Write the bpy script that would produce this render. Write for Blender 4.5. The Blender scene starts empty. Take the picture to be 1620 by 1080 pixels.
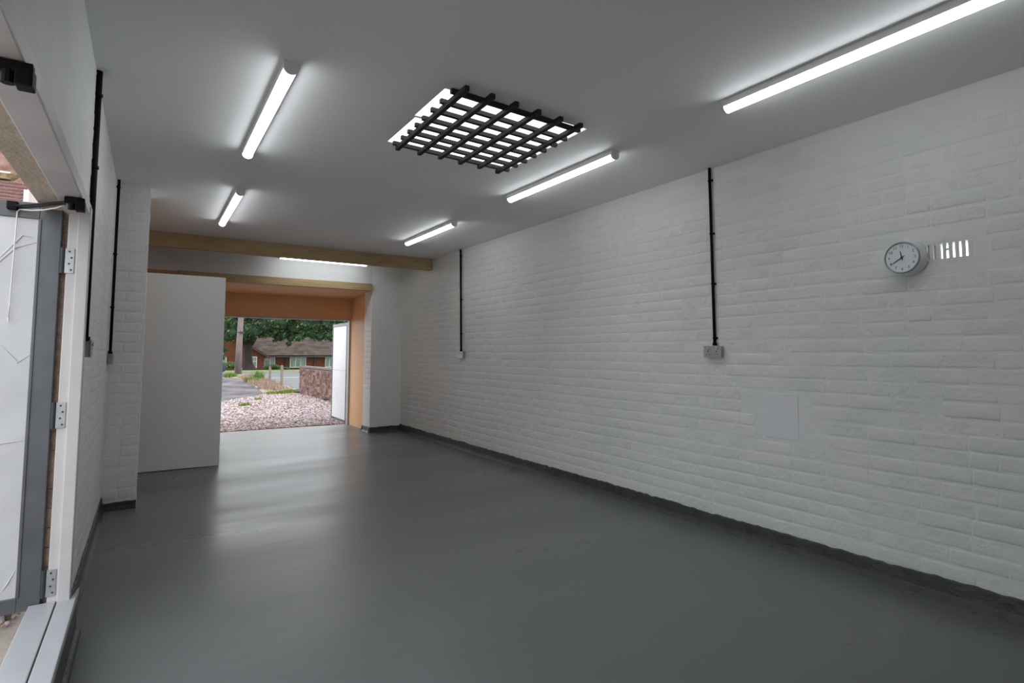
import bpy, bmesh, math, random
from mathutils import Vector, Matrix, noise
random.seed(7)
SC = bpy.context.scene
COL = SC.collection
R = math.radians

# ------------------------------------------------------------ camera, world, exposure
F_PX = 884.9
cd = bpy.data.cameras.new('camera'); cam = bpy.data.objects.new('camera', cd); COL.objects.link(cam)
YAW, PITCH, ROLL = 0.5764, 0.0699, 0.0022
cy, sy, cp, sp = math.cos(YAW), math.sin(YAW), math.cos(PITCH), math.sin(PITCH)
fw = Vector((sy*cp, cy*cp, sp)); rt = Vector((cy, -sy, 0)); up = rt.cross(fw)
c_, s_ = math.cos(ROLL), math.sin(ROLL)
rt2 = c_*rt + s_*up; up2 = -s_*rt + c_*up
m = Matrix((rt2, up2, -fw)).transposed().to_4x4(); m.translation = Vector((0, 0, 1.25))
cam.matrix_world = m
cd.sensor_width = 36; cd.lens = F_PX/1620*36; cd.shift_x = 0; cd.shift_y = -44/1620
cd.clip_start = 0.02; cd.clip_end = 400
SC.camera = cam

W = bpy.data.worlds.new('overcast_sky'); SC.world = W; W.use_nodes = True
nt = W.node_tree; bg = nt.nodes['Background']
tc = nt.nodes.new('ShaderNodeTexCoord'); nz = nt.nodes.new('ShaderNodeTexNoise'); nz.inputs['Scale'].default_value = 1.6
cr = nt.nodes.new('ShaderNodeValToRGB')
cr.color_ramp.elements[0].color = (0.80, 0.87, 0.95, 1); cr.color_ramp.elements[1].color = (0.98, 1.0, 1.0, 1)
nt.links.new(tc.outputs['Generated'], nz.inputs['Vector']); nt.links.new(nz.outputs['Fac'], cr.inputs['Fac'])
nt.links.new(cr.outputs['Color'], bg.inputs['Color'])
bg.inputs['Strength'].default_value = 3.1
SC.view_settings.view_transform = 'Standard'; SC.view_settings.look = 'None'
SC.view_settings.exposure = 0.0; SC.view_settings.gamma = 1; SC.view_settings.use_curve_mapping = False
LAMP = 14.0      # radiance of the LED battens' diffusers

# ------------------------------------------------------------ materials
def mat(name, col, rough=0.6, col2=None, scale=8, bump=0.0, bscale=40, metal=0, spec=0.5, rough2=None, detail=4, stretch=None, bdist=0.01, c0=0.35, c1=0.65, pos=False):
    M = bpy.data.materials.new(name); M.use_nodes = True
    t = M.node_tree; b = t.nodes['Principled BSDF']
    b.inputs['Base Color'].default_value = (*col, 1); b.inputs['Roughness'].default_value = rough
    b.inputs['Metallic'].default_value = metal; b.inputs['Specular IOR Level'].default_value = spec
    co = t.nodes.new('ShaderNodeTexCoord'); v = co.outputs['Object']
    if pos: v = t.nodes.new('ShaderNodeNewGeometry').outputs['Position']
    if stretch:
        mp = t.nodes.new('ShaderNodeMapping'); mp.inputs['Scale'].default_value = stretch
        t.links.new(v, mp.inputs['Vector']); v = mp.outputs['Vector']
    if col2:
        n = t.nodes.new('ShaderNodeTexNoise'); n.inputs['Scale'].default_value = scale; n.inputs['Detail'].default_value = detail
        r = t.nodes.new('ShaderNodeValToRGB'); r.color_ramp.elements[0].position = c0; r.color_ramp.elements[1].position = c1
        r.color_ramp.elements[0].color = (*col, 1); r.color_ramp.elements[1].color = (*col2, 1)
        t.links.new(v, n.inputs['Vector']); t.links.new(n.outputs['Fac'], r.inputs['Fac']); t.links.new(r.outputs['Color'], b.inputs['Base Color'])
    if rough2 is not None:
        n = t.nodes.new('ShaderNodeTexNoise'); n.inputs['Scale'].default_value = scale*0.7; n.inputs['Detail'].default_value = 6
        mr = t.nodes.new('ShaderNodeMapRange'); mr.inputs['From Min'].default_value = .2; mr.inputs['From Max'].default_value = .8
        mr.inputs['To Min'].default_value = rough; mr.inputs['To Max'].default_value = rough2
        t.links.new(v, n.inputs['Vector']); t.links.new(n.outputs['Fac'], mr.inputs['Value']); t.links.new(mr.outputs['Result'], b.inputs['Roughness'])
    if bump:
        n = t.nodes.new('ShaderNodeTexNoise'); n.inputs['Scale'].default_value = bscale; n.inputs['Detail'].default_value = 5
        bp = t.nodes.new('ShaderNodeBump'); bp.inputs['Strength'].default_value = bump; bp.inputs['Distance'].default_value = bdist
        t.links.new(v, n.inputs['Vector']); t.links.new(n.outputs['Fac'], bp.inputs['Height']); t.links.new(bp.outputs['Normal'], b.inputs['Normal'])
    return M
def emis(name, col, s):
    M = bpy.data.materials.new(name); M.use_nodes = True; t = M.node_tree
    t.nodes.clear(); e = t.nodes.new('ShaderNodeEmission'); o = t.nodes.new('ShaderNodeOutputMaterial')
    e.inputs['Color'].default_value = (*col, 1); e.inputs['Strength'].default_value = s
    t.links.new(e.outputs[0], o.inputs[0]); return M
def brickmat(name, c1, c2, mortar, bw=.225, rh=.075, msize=.012, axis='XZ', bump=.6):
    M = bpy.data.materials.new(name); M.use_nodes = True; t = M.node_tree; b = t.nodes['Principled BSDF']
    b.inputs['Roughness'].default_value = .9; b.inputs['Specular IOR Level'].default_value = .2
    co = t.nodes.new('ShaderNodeTexCoord'); sx = t.nodes.new('ShaderNodeSeparateXYZ'); cx = t.nodes.new('ShaderNodeCombineXYZ')
    t.links.new(co.outputs['Object'], sx.inputs[0])
    ad = t.nodes.new('ShaderNodeMath'); ad.operation = 'ADD'
    t.links.new(sx.outputs['X'], ad.inputs[0]); t.links.new(sx.outputs['Y'], ad.inputs[1])
    t.links.new(ad.outputs[0], cx.inputs['X']); t.links.new(sx.outputs['Z'], cx.inputs['Y'])
    br = t.nodes.new('ShaderNodeTexBrick'); br.inputs['Color1'].default_value = (*c1, 1); br.inputs['Color2'].default_value = (*c2, 1)
    br.inputs['Mortar'].default_value = (*mortar, 1); br.inputs['Scale'].default_value = 1; br.inputs['Mortar Size'].default_value = msize
    br.inputs['Brick Width'].default_value = bw; br.inputs['Row Height'].default_value = rh
    t.links.new(cx.outputs[0], br.inputs['Vector'])
    n = t.nodes.new('ShaderNodeTexNoise'); n.inputs['Scale'].default_value = 2.5; n.inputs['Detail'].default_value = 6
    mx = t.nodes.new('ShaderNodeMix'); mx.data_type = 'RGBA'; mx.blend_type = 'MULTIPLY'; mx.inputs['Factor'].default_value = .45
    t.links.new(co.outputs['Object'], n.inputs['Vector']); t.links.new(br.outputs['Color'], mx.inputs['A']); t.links.new(n.outputs['Color'], mx.inputs['B'])
    t.links.new(mx.outputs['Result'], b.inputs['Base Color'])
    return M

M_wall   = mat('white_masonry_paint', (.68,.69,.675), .55, (.74,.74,.72), 3.0, bump=.7, bscale=17, bdist=.007, detail=6, pos=True)
M_brickp = mat('white_painted_brick', (.66,.675,.665), .5, (.75,.74,.70), 1.1, bump=.75, bscale=17, bdist=.007, detail=6, pos=True)
M_brickw = mat('weathered_painted_brick', (.66,.67,.65), .55, (.72,.72,.70), 3, bump=.9, bscale=14, bdist=.012, detail=6, pos=True)
M_wall2  = mat('lightened_masonry_paint', (.85,.855,.84), .5, (.90,.90,.885), 3.0, bump=.6, bscale=17, bdist=.006, detail=6, pos=True)  # masonry paint lightened to stand in for light missing on pillar and pier
M_plast  = mat('white_plaster', (.70,.71,.705), .5, (.75,.75,.74), 2, bump=.15, bscale=12, bdist=.004)
M_patch  = mat('patch_paint', (.70,.705,.71), .5, (.73,.735,.74), 3, bump=.25, bscale=12, bdist=.004, pos=True)
M_ceil   = mat('ceiling_paint', (.91,.91,.91), .7, (.93,.93,.93), 1.5, bump=.08, bscale=20, bdist=.003)
M_floor  = mat('grey_floor_paint', (.132,.139,.141), .20, (.166,.172,.174), 1.0, bump=.35, bscale=5, bdist=.005, pos=True, stretch=(.5,1.8,1), rough2=.46, detail=6, c0=.15, c1=.85)
M_skirt  = mat('dark_grey_paint', (.034,.037,.039), .5, (.052,.055,.057), 9, bump=.8, bscale=30, bdist=.01)
M_pine   = mat('planed_pine', (.40,.28,.135), .6, (.50,.36,.19), 4, bump=.1, bscale=30, stretch=(1,8,14))
M_ply    = mat('orange_board', (.82,.47,.23), .5, (.86,.52,.27), 3, bump=.08, bscale=20, stretch=(1,1,.25))
M_bounce   = mat('brown_bounce_board', (.50,.24,.11), .6, (.56,.28,.14), 3)  # brown added to hidden walls so the light they bounce turns warm
M_panel  = mat('white_sheet_panel', (.84,.87,.87), .32, (.88,.90,.90), 2, bump=.06, bscale=6)
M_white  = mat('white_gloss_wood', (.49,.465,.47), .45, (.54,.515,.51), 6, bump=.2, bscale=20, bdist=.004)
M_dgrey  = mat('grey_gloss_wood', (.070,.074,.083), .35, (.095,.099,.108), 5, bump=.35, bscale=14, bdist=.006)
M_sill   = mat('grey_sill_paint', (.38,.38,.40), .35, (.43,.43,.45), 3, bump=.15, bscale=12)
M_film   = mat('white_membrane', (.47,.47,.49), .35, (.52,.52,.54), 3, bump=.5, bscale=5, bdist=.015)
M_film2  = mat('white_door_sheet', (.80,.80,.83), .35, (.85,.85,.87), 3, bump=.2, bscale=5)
M_black  = mat('black_plastic', (.003,.003,.003), .6, spec=.15)
M_blackw = mat('black_bar', (.006,.006,.005), .7, (.011,.011,.009), 20, bump=.2, bscale=40)
M_metal  = mat('galvanised_metal', (.42,.43,.44), .38, (.34,.35,.36), 30, metal=.8)
M_metal2 = mat('satin_switch_metal', (.50,.50,.51), .35, metal=.6)
M_lbody  = mat('batten_body', (.86,.87,.88), .45)
M_led    = emis('led_diffuser', (.93,.97,1.0), LAMP)
M_clockb = mat('clock_silver', (.80,.83,.83), .4)
M_clockf = mat('clock_face', (.70,.76,.77), .5)
M_ink    = mat('clock_ink', (.02,.02,.025), .6)
M_redb   = brickmat('red_brick', (.21,.058,.028), (.155,.042,.022), (.17,.08,.055))
M_oldb   = mat('old_red_brick', (.20,.09,.07), .9, (.10,.065,.055), 3, bump=.5, bscale=30, pos=True)
M_oldb2  = mat('old_red_brick_pale', (.33,.21,.18), .9, (.17,.08,.06), 3.3, bump=.5, bscale=30, pos=True)
M_mort   = mat('lime_mortar', (.24,.20,.185), .95, (.30,.27,.25), 20)
M_cop    = mat('coping', (.13,.10,.09), .9, (.27,.24,.22), 6)
M_nb     = mat('neighbour_brick', (.20,.065,.055), .9, (.13,.048,.048), 8)
M_roof   = mat('clay_tiles', (.045,.030,.024), .9, (.095,.064,.052), 1.6, bump=.3, bscale=3, stretch=(1,1,2.5))
M_lichen = mat('lichen', (.12,.075,.025), .95, (.26,.21,.12), 9)
M_beige  = mat('beige_render', (.46,.385,.315), .9, (.53,.45,.37), 9, bump=.6, bscale=60)
M_conc   = mat('concrete', (.27,.23,.195), .95, (.33,.285,.25), 5, bump=.5, bscale=60)
M_gbase  = mat('gravel_bed', (.24,.18,.175), .95, (.42,.36,.355), 60, bump=1, bscale=60, bdist=.02)
M_st = [mat('pebble_a', (.37,.26,.255), .8), mat('pebble_b', (.52,.47,.465), .8), mat('pebble_c', (.24,.14,.135), .8), mat('pebble_d', (.14,.11,.11), .8)]
M_tarm   = mat('worn_tarmac', (.075,.066,.070), .9, (.19,.17,.175), 1.3, bump=.6, bscale=30, stretch=(1,.4,1), detail=7, spec=.08)
M_yard   = mat('bounce_yard', (.46,.43,.39), .9, (.54,.51,.47), .5, spec=.1)  # unseen yard made paler to throw daylight up to the ceiling
M_road   = mat('road_asphalt', (.150,.155,.155), .8, (.165,.17,.17), .4, spec=.08)
M_line   = mat('road_paint', (.36,.35,.31), .8)
M_kerb   = mat('kerb_stone', (.36,.26,.25), .9, (.3,.22,.21), 3)
M_grass  = mat('lawn', (.075,.15,.025), .9, (.11,.20,.04), 2)
M_gweed  = mat('green_weeds', (.15,.24,.03), .9, (.09,.17,.025), 3)
M_yweed  = mat('yellow_weeds', (.25,.28,.03), .9, (.17,.22,.03), 3)
M_dry    = mat('dry_grass', (.42,.31,.22), .95, (.40,.26,.22), 2)
M_leafa  = mat('leaf_mid', (.022,.052,.015), .8, (.045,.095,.022), .5)
M_leafb  = mat('leaf_dark', (.009,.024,.009), .8, (.02,.045,.015), .5)
M_leafc  = mat('leaf_light', (.075,.14,.035), .8, (.11,.18,.045), .5)
M_rust   = mat('rust_leaf', (.12,.055,.018), .8)
M_bark   = mat('bark', (.020,.013,.011), .95, (.034,.022,.018), 3, bump=.8, bscale=6, bdist=.05)
M_pole   = mat('weathered_pole', (.17,.13,.125), .9, (.22,.175,.165), 4, stretch=(6,6,.6))
M_post   = mat('weathered_post', (.19,.15,.125), .9, (.24,.20,.165), 7)
M_glassf = mat('curtained_glass', (.12,.17,.15), .15, (.24,.30,.28), 3, stretch=(5,5,.4))
M_upvc   = mat('white_frame', (.52,.55,.52), .4)
M_fascia = mat('dark_fascia', (.03,.03,.032), .6)
M_car    = mat('dark_car_paint', (.03,.035,.05), .25)
M_tyre   = mat('tyre', (.012,.012,.012), .8)
M_pink   = mat('pink_petals', (.50,.13,.30), .8, (.62,.25,.42), 6)
M_cord   = mat('white_cord', (.70,.66,.60), .7)

# ------------------------------------------------------------ mesh helpers
class MB:
    def __init__(s): s.v = []; s.f = []; s.mi = []
    def face(s, pts, mi=0):
        n = len(s.v); s.v += [tuple(p) for p in pts]; s.f.append(tuple(range(n, n+len(pts)))); s.mi.append(mi)
    def box(s, a, b, mat=None, mi=0):
        x0,y0,z0 = a; x1,y1,z1 = b
        if x0>x1: x0,x1=x1,x0
        if y0>y1: y0,y1=y1,y0
        if z0>z1: z0,z1=z1,z0
        P = [Vector(p) for p in ((x0,y0,z0),(x1,y0,z0),(x1,y1,z0),(x0,y1,z0),(x0,y0,z1),(x1,y0,z1),(x1,y1,z1),(x0,y1,z1))]
        if mat: P = [mat @ p for p in P]
        n = len(s.v); s.v += [tuple(p) for p in P]
        for q in ((0,3,2,1),(4,5,6,7),(0,1,5,4),(1,2,6,5),(2,3,7,6),(3,0,4,7)): s.f.append(tuple(n+i for i in q)); s.mi.append(mi)
        return s
    def tube(s, pts, r, seg=10, caps=True, mi=0):
        pts = [Vector(p) for p in pts]; rs = r if isinstance(r, (list, tuple)) else [r]*len(pts)
        n0 = len(s.v); prev = None
        for i, p in enumerate(pts):
            d = (pts[min(i+1, len(pts)-1)] - pts[max(i-1, 0)]).normalized()
            if prev is None: a = d.orthogonal().normalized()
            else: a = (prev - d*prev.dot(d)).normalized()
            prev = a; b = d.cross(a)
            for k in range(seg):
                t = 2*math.pi*k/seg; s.v.append(tuple(p + rs[i]*(math.cos(t)*a + math.sin(t)*b)))
        for i in range(len(pts)-1):
            for k in range(seg):
                k2 = (k+1) % seg; A = n0+i*seg
                s.f.append((A+k, A+k2, A+seg+k2, A+seg+k)); s.mi.append(mi)
        if caps:
            s.f.append(tuple(n0+seg-1-k for k in range(seg))); s.mi.append(mi)
            e = n0+(len(pts)-1)*seg; s.f.append(tuple(e+k for k in range(seg))); s.mi.append(mi)
        return s
    def prism(s, prof, axis, a, b, mi=0):
        # prof: list of 2-D points in the plane of the other two axes, extruded along axis from a to b
        def P(u, v, w):
            return {0:(w,u,v), 1:(u,w,v), 2:(u,v,w)}[axis]
        n = len(s.v); k = len(prof)
        s.v += [P(u,v,a) for u,v in prof] + [P(u,v,b) for u,v in prof]
        for i in range(k):
            j = (i+1) % k; s.f.append((n+i, n+j, n+k+j, n+k+i)); s.mi.append(mi)
        s.f.append(tuple(n+k-1-i for i in range(k))); s.mi.append(mi); s.f.append(tuple(n+k+i for i in range(k))); s.mi.append(mi)
        return s
    def mesh(s, name, mats, smooth=False):
        me = bpy.data.meshes.new(name); me.from_pydata(s.v, [], s.f)
        for q in (mats if isinstance(mats, (list, tuple)) else [mats]): me.materials.append(q)
        if any(s.mi): me.polygons.foreach_set('material_index', s.mi)
        if smooth: me.polygons.foreach_set('use_smooth', [True]*len(me.polygons))
        me.update(); return me
def link(name, me, parent=None, loc=None):
    o = bpy.data.objects.new(name, me); COL.objects.link(o)
    if parent: o.parent = parent
    if loc is not None: o.location = loc
    return o
def build(mb, name, mats, parent=None, loc=None, smooth=False, bevel=0, fixn=True):
    me = mb.mesh(name, mats, smooth)
    if fixn or bevel:
        bm = bmesh.new(); bm.from_mesh(me); bmesh.ops.recalc_face_normals(bm, faces=bm.faces)
        if bevel:
            es = [e for e in bm.edges if len(e.link_faces) == 2 and e.calc_face_angle(0) > .5]
            bmesh.ops.bevel(bm, geom=es, offset=bevel, segments=2, affect='EDGES', profile=.6)
        bm.to_mesh(me); bm.free()
    return link(name, me, parent, loc)
def box(name, a, b, m_, parent=None, bevel=0): return build(MB().box(a, b), name, m_, parent, bevel=bevel)
def tag(o, label=None, cat=None, group=None, kind=None):
    if label: o['label'] = label
    if cat: o['category'] = cat
    if group: o['group'] = group
    if kind: o['kind'] = kind
    return o
def struct(o, label=None): return tag(o, label=label, kind='structure')
def empty(name, loc, label, cat, group=None, rz=0):
    o = bpy.data.objects.new(name, None); COL.objects.link(o); o.location = loc; o.rotation_euler.z = rz
    o.empty_display_size = .1
    return tag(o, label, cat, group)
def copy_tree(o, parent=None):
    c = o.copy(); COL.objects.link(c)
    if parent: c.parent = parent
    for ch in list(o.children): copy_tree(ch, c)
    return c

# ------------------------------------------------------------ room constants
XL, XR, YF, YN, CZ = -.262, 3.46, 8.62, -2.2, 2.62
# floor
build(MB().box((XL-.12, YN-.1, -.12), (XR+.3, 9.86, 0)), 'floor', M_floor)
struct(bpy.data.objects['floor'], 'dark grey painted concrete floor with a soft sheen')
# ceiling with the two skylight openings
SK = [(1.242, 2.555, 2.205, 2.953), (1.255, 2.972, 2.215, 3.425)]
cb = MB(); T = CZ+.05
cb.box((XL-.2, YN-.1, CZ), (XR+.3, SK[0][1], T)); cb.box((XL-.2, SK[1][3], CZ), (XR+.3, YF+.2, T))
for (x0,y0,x1,y1) in SK:
    cb.box((XL-.2, y0, CZ), (x0, y1, T)); cb.box((x1, y0, CZ), (XR+.3, y1, T))
cb.box((XL-.2, SK[0][3], CZ), (XR+.3, SK[1][1], T))
struct(build(cb, 'ceiling', M_ceil), 'flat pale grey painted ceiling')

# brick maker: pillow shaped bricks
def brick_pts(L, H, p, rnd):
    j = lambda a: rnd.uniform(-a, a)
    n = 4 if L > .15 else 2
    r0 = [(-L/2+L*i/n+j(.004), -H/2+j(.0028)) for i in range(n+1)] + [(L/2-L*i/n+j(.004), H/2+j(.0028)) for i in range(n+1)]
    ring = lambda s, d: [(x*(1-2*s/L), z*(1-2*s/H), d) for x, z in r0]
    m_ = len(r0)
    V = ring(-.002, -.003) + [(x, z, d+j(.0007)) for x, z, d in ring(.005, p*.55)] + [(x+j(.002), z+j(.0015), d+j(.0013)) for x, z, d in ring(.0135, p)]
    Fs = []
    for r in (0, m_):
        for k in range(m_): Fs.append((r+k, r+(k+1)%m_, r+m_+(k+1)%m_, r+m_+k))
    o = 2*m_
    for k in range(n): Fs.append((o+k, o+k+1, o+m_-2-k, o+m_-1-k))
    return V, Fs
def brick_layout(u0, u1, z0, z1, bl, bh, rnd, holes=()):
    out = []; z = z0; row = 0
    while z < z1-.02:
        h = min(bh, z1-z); u = u0 - (bl/2 if row % 2 else 0) - rnd.uniform(0, .03)
        while u < u1-.02:
            L = bl if rnd.random() < .82 else bl*.5
            a, b = max(u, u0), min(u+L, u1)
            if b-a > .04 and not any(a < hb and b > ha and z < hd and z+h > hc for ha, hb, hc, hd in holes):
                out.append(((a+b)/2, z+h/2+(noise.noise(Vector(((a+b)*.6, row*.35, 2)))*.009 if .05 < z-z0 and z+h < z1-.02 else 0), b-a, h))
            u += L
        z += bh; row += 1
    return out
def brick_wall(parent, lay, frame, near_key, nmax, mats, pmin=.0, pmax=.0046, gap=.002, seed=1):
    """frame(u, z, d) -> world point; the nmax nearest bricks become parts, the rest one part of kind stuff"""
    rnd = random.Random(seed)
    lay = sorted(lay, key=near_key); near, far = lay[:nmax], lay[nmax:]
    U = frame(1,0,0)-frame(0,0,0); D = frame(0,0,1)-frame(0,0,0)
    flip = U.cross(Vector((0,0,1))).dot(D) < 0
    cache = {}
    for (u, z, L, H) in near:
        kL = round(L*25)/25; var = rnd.randrange(7); key = (kL, round(H,3), var)
        if key not in cache:
            V, Fs = brick_pts(kL-gap, H-gap, rnd.uniform(pmin, pmax), rnd)
            P = [tuple(frame(x, q, d)-frame(0,0,0)) for x, q, d in V]
            me = bpy.data.meshes.new('brick'); me.from_pydata(P, [], [f[::-1] for f in Fs] if not flip else Fs)
            me.materials.append(mats[1] if rnd.random() < .1 else mats[0]); me.polygons.foreach_set('use_smooth', [True]*len(me.polygons))
            cache[key] = me
        o = link('brick', cache[key], parent, frame(u, z, 0))
        ax = U.normalized(); sc = (L-gap)/(kL-gap)
        o.scale = (sc if abs(ax.x) > .5 else 1, sc if abs(ax.y) > .5 else 1, 1)
        if abs(ax.x) > .5: o.rotation_euler = (rnd.uniform(-.006,.006), rnd.uniform(-.008,.008), rnd.uniform(-.004,.004))
        else: o.rotation_euler = (rnd.uniform(-.008,.008), rnd.uniform(-.006,.006), rnd.uniform(-.004,.004))
    if far:
        b = MB()
        for (u, z, L, H) in far:
            V, Fs = brick_pts(L-gap, H-gap, rnd.uniform(pmin, pmax*.62), rnd); n = len(b.v)
            b.v += [tuple(frame(u+x, z+q, d)) for x, q, d in V]
            b.f += [tuple(n+i for i in (f if flip else f[::-1])) for f in Fs]; b.mi += [0]*len(Fs)
        o = build(b, 'bricks', mats[0], parent, smooth=True, fixn=False); tag(o, kind='stuff')

# ---- right wall, with a real hole behind the air brick
VH = (1.075, 1.285, 1.725, 1.845)
wb = MB(); X1 = XR+.22
wb.box((XR, YN-.1, 0), (X1, VH[0], CZ)); wb.box((XR, VH[1], 0), (X1, YF+.2, CZ))
wb.box((XR, VH[0], 0), (X1, VH[1], VH[2])); wb.box((XR, VH[0], VH[3]), (X1, VH[1], CZ))
wall_r = struct(build(wb, 'wall_right', M_wall), 'long white painted brick wall on the right')
lay = brick_layout(.2, YF, .10, CZ-.002, .235, .0826, random.Random(3), [(VH[0], VH[1], VH[2], VH[3]), (2.0, 2.235, .70, .99)])
brick_wall(wall_r, lay, lambda u, z, d: Vector((XR-d, u, z)), lambda q: abs(q[0]-2.0) if q[0] > .78 else 50+abs(q[0]), 300, (M_brickp, M_brickw), seed=5)
o = build(MB().box((XR-.0035, 2.003, .70), (XR+.01, 2.232, .992)), 'repair_patch', M_patch, wall_r, bevel=.003); tag(o, 'smooth rendered repair patch')
# ---- left wall: near the side opening, and beyond it to the pillar
OY0, OY1, OZ1 = .95, 3.1, 1.90
lb = MB(); X0 = XL-.11
lb.box((X0, YN-.1, 0), (XL, OY0-.09, CZ)); lb.box((X0, OY0-.09, OZ1), (XL, OY1+.065, CZ)); lb.box((X0, OY1+.065, 0), (XL, 5.9, CZ)); lb.box((X0, OY0-.09, 0), (XL, OY1+.065, .168))
wall_l = struct(build(lb, 'wall_left', M_wall), 'white painted brick wall on the left around the side doorway')
lay = brick_layout(OY1+.03, 5.51, .10, CZ-.002, .235, .0826, random.Random(4))
brick_wall(wall_l, lay, lambda u, z, d: Vector((XL+d, u, z)), lambda q: q[0], 0, (M_brickp, M_brickw), pmax=.0026, seed=6)
struct(box('wall_left', (X0, 5.9, 0), (XL, 8.84, CZ), M_bounce), 'unseen left wall behind the pillar, made brown to tint the bounced light')  # brown boarding added here for its bounced light
# ---- pillar
pil = struct(build(MB().box((XL, 5.51, 0), (-.03, 5.88, CZ), ), 'wall_pillar', M_wall2), 'white painted brick pillar on the left')
lay = brick_layout(XL+.006, -.03, .085, CZ-.002, .215, .0826, random.Random(8))
brick_wall(pil, lay, lambda u, z, d: Vector((u, 5.51-d, z)), lambda q: q[1], 300, (M_wall2, M_wall2), pmax=.003, seed=7)
# ---- far wall: pier on the right, plastered header above the opening
pier = struct(build(MB().box((2.955, YF, 0), (XR, 8.97, CZ)), 'wall_back', M_wall2), 'white painted brick pier at the far right corner')
lay = brick_layout(2.955, XR, .085, CZ-.002, .235, .0826, random.Random(9))
brick_wall(pier, lay, lambda u, z, d: Vector((u, YF-d, z)), lambda q: q[1], 0, (M_wall2, M_wall2), pmax=.0026, seed=8)
lay = brick_layout(YF+.01, 8.96, .085, 2.22, .235, .0826, random.Random(10))
brick_wall(pier, lay, lambda u, z, d: Vector((2.955-d, u, z)), lambda q: q[1], 0, (M_wall2, M_wall2), seed=9)
struct(box('wall_back', (XL, YF, 2.33), (2.955, 8.84, CZ), M_plast), 'smooth white header wall over the far opening')
struct(box('wall_back', (XL, YF, 0), (.34, 8.84, 2.33), M_bounce), 'return behind the white panel, made brown to tint the bounced light')
struct(box('wall_front', (XL, YN-.1, 0), (XR, YN, CZ), M_plast), 'plain white wall behind the viewpoint')
# ---- lobby beyond the opening: orange boards
struct(box('wall_lobby', (2.995, 8.97, 0), (3.05, 9.83, 2.3), M_ply), 'orange boarded right side of the far lobby')
struct(box('wall_lobby', (.28, 8.84, 0), (.34, 9.83, 2.3), M_ply), 'orange boarded left side of the far lobby')
struct(build(MB().prism([(8.70,2.23),(9.83,2.19),(9.83,2.33),(8.70,2.33)], 0, .34, 2.995), 'ceiling_lobby', M_ply), 'sloping orange boarded ceiling of the far lobby')
struct(box('wall_lobby', (.34, 9.80, 1.835), (2.995, 9.84, 2.2), M_ply), 'orange header board over the far doorway')
ob = MB(); ob.box((-.5, 9.84, 1.81), (5.4, 9.93, 2.75)); ob.box((-.5, 9.84, -.1), (.9, 9.93, 1.81)); ob.box((3.05, 9.84, -.1), (5.4, 9.93, 1.81))
ob.box((-.5, 8.84, 2.70), (5.4, 9.93, 2.78)); ob.box((3.06, 8.98, 0), (3.3, 9.84, 2.70)); ob.box((0.1,8.85,0),(.27,9.84,2.7))
struct(build(ob, 'wall_outer', M_redb), 'outer brick wall around the far doorway')
# far door frame
df = empty('door_frame', (2.97, 9.83, 0), 'thin white frame around the far doorway', 'door frame'); df['kind'] = 'structure'; del df['category']; df.name = 'trim_1'
def part(mb_or, name, m_, parent, bevel=0, smooth=False, label=None):
    o = build(mb_or, name, m_, parent, bevel=bevel, smooth=smooth)
    o.matrix_parent_inverse = Matrix.Translation(-Vector(parent.location)) if parent.type == 'EMPTY' and parent.rotation_euler.z == 0 else Matrix()
    if label: o['label'] = label
    return o
part(MB().box((2.965, 9.82, 0), (2.995, 9.92, 1.805)), 'frame_post', M_white, df, bevel=.003)
part(MB().box((.9, 9.82, 0), (.94, 9.92, 1.805)), 'frame_post', M_white, df, bevel=.003)
part(MB().box((.9, 9.815, 1.805), (2.995, 9.925, 1.835)), 'frame_head', M_white, df, bevel=.003)
# lintel and ceiling beam
o = build(MB().box((.30, 8.585, 2.225), (2.945, 8.70, 2.335)), 'door_lintel', M_pine, bevel=.004)
tag(o, 'pine lintel over the far lobby opening', 'lintel')
o = build(MB().box((-.25, 7.45, 2.455), (XR-.012, 7.55, CZ)), 'ceiling_beam', M_pine, bevel=.004)
tag(o, 'long pine ceiling beam across the far end of the room', 'beam')
# partition panel
o = build(MB().box((XL+.01, 7.03, .007), (.712, 7.075, 2.09)), 'partition_panel', M_panel, bevel=.003)
tag(o, 'tall plain white partition panel standing beside the pillar', 'panel')

# ---- painted skirting bands with ragged upper edge and a floor fillet
def skirting(name, p0, p1, nrm, h, label, proud=.009, fill=.03, step=.02):
    p0, p1, nrm = Vector((*p0,0)), Vector((*p1,0)), Vector((*nrm,0)); L = (p1-p0).length; d = (p1-p0)/L; n = max(2, int(L/step))
    b = MB(); rows = []
    for i in range(n+1):
        t = L*i/n; q = noise.noise(Vector((t*4.3, p0.x, 0)))*.008 + noise.noise(Vector((t*19, p0.y, 3)))*.009
        hh = h + q; pr = proud + noise.noise(Vector((t*9, 7, p0.x)))*.003; base = p0 + d*t
        fz = .022+noise.noise(Vector((t*2, 1, 1)))*.004
        prof = [(0, hh+.001), (pr*.6, hh), (pr, hh-.006), (pr+.002, fz+.015), (pr+.006, fz), (fill, 0), (fill, -.01)]
        rows.append([base + nrm*a + Vector((0,0,z)) for a, z in prof])
    k = len(rows[0])
    for r in rows: b.v += [tuple(p) for p in r]
    for i in range(n):
        for j in range(k-1): A = i*k+j; b.f.append((A, A+1, A+k+1, A+k)); b.mi.append(0)
    b.f.append(tuple(range(k-1,-1,-1))); b.mi.append(0); b.f.append(tuple(n*k+j for j in range(k))); b.mi.append(0)
    return struct(build(b, name, M_skirt, smooth=False), label)
skirting('baseboard_right', (XR, YN), (XR, YF), (-1,0), .104, 'dark grey painted band at the foot of the right wall')
skirting('baseboard_back', (XR, YF), (2.955, YF), (0,-1), .085, 'dark band at the foot of the far pier')
skirting('baseboard_back', (2.955, YF-.01), (2.955, 8.97), (-1,0), .085, 'dark band on the side of the far pier')
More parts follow.
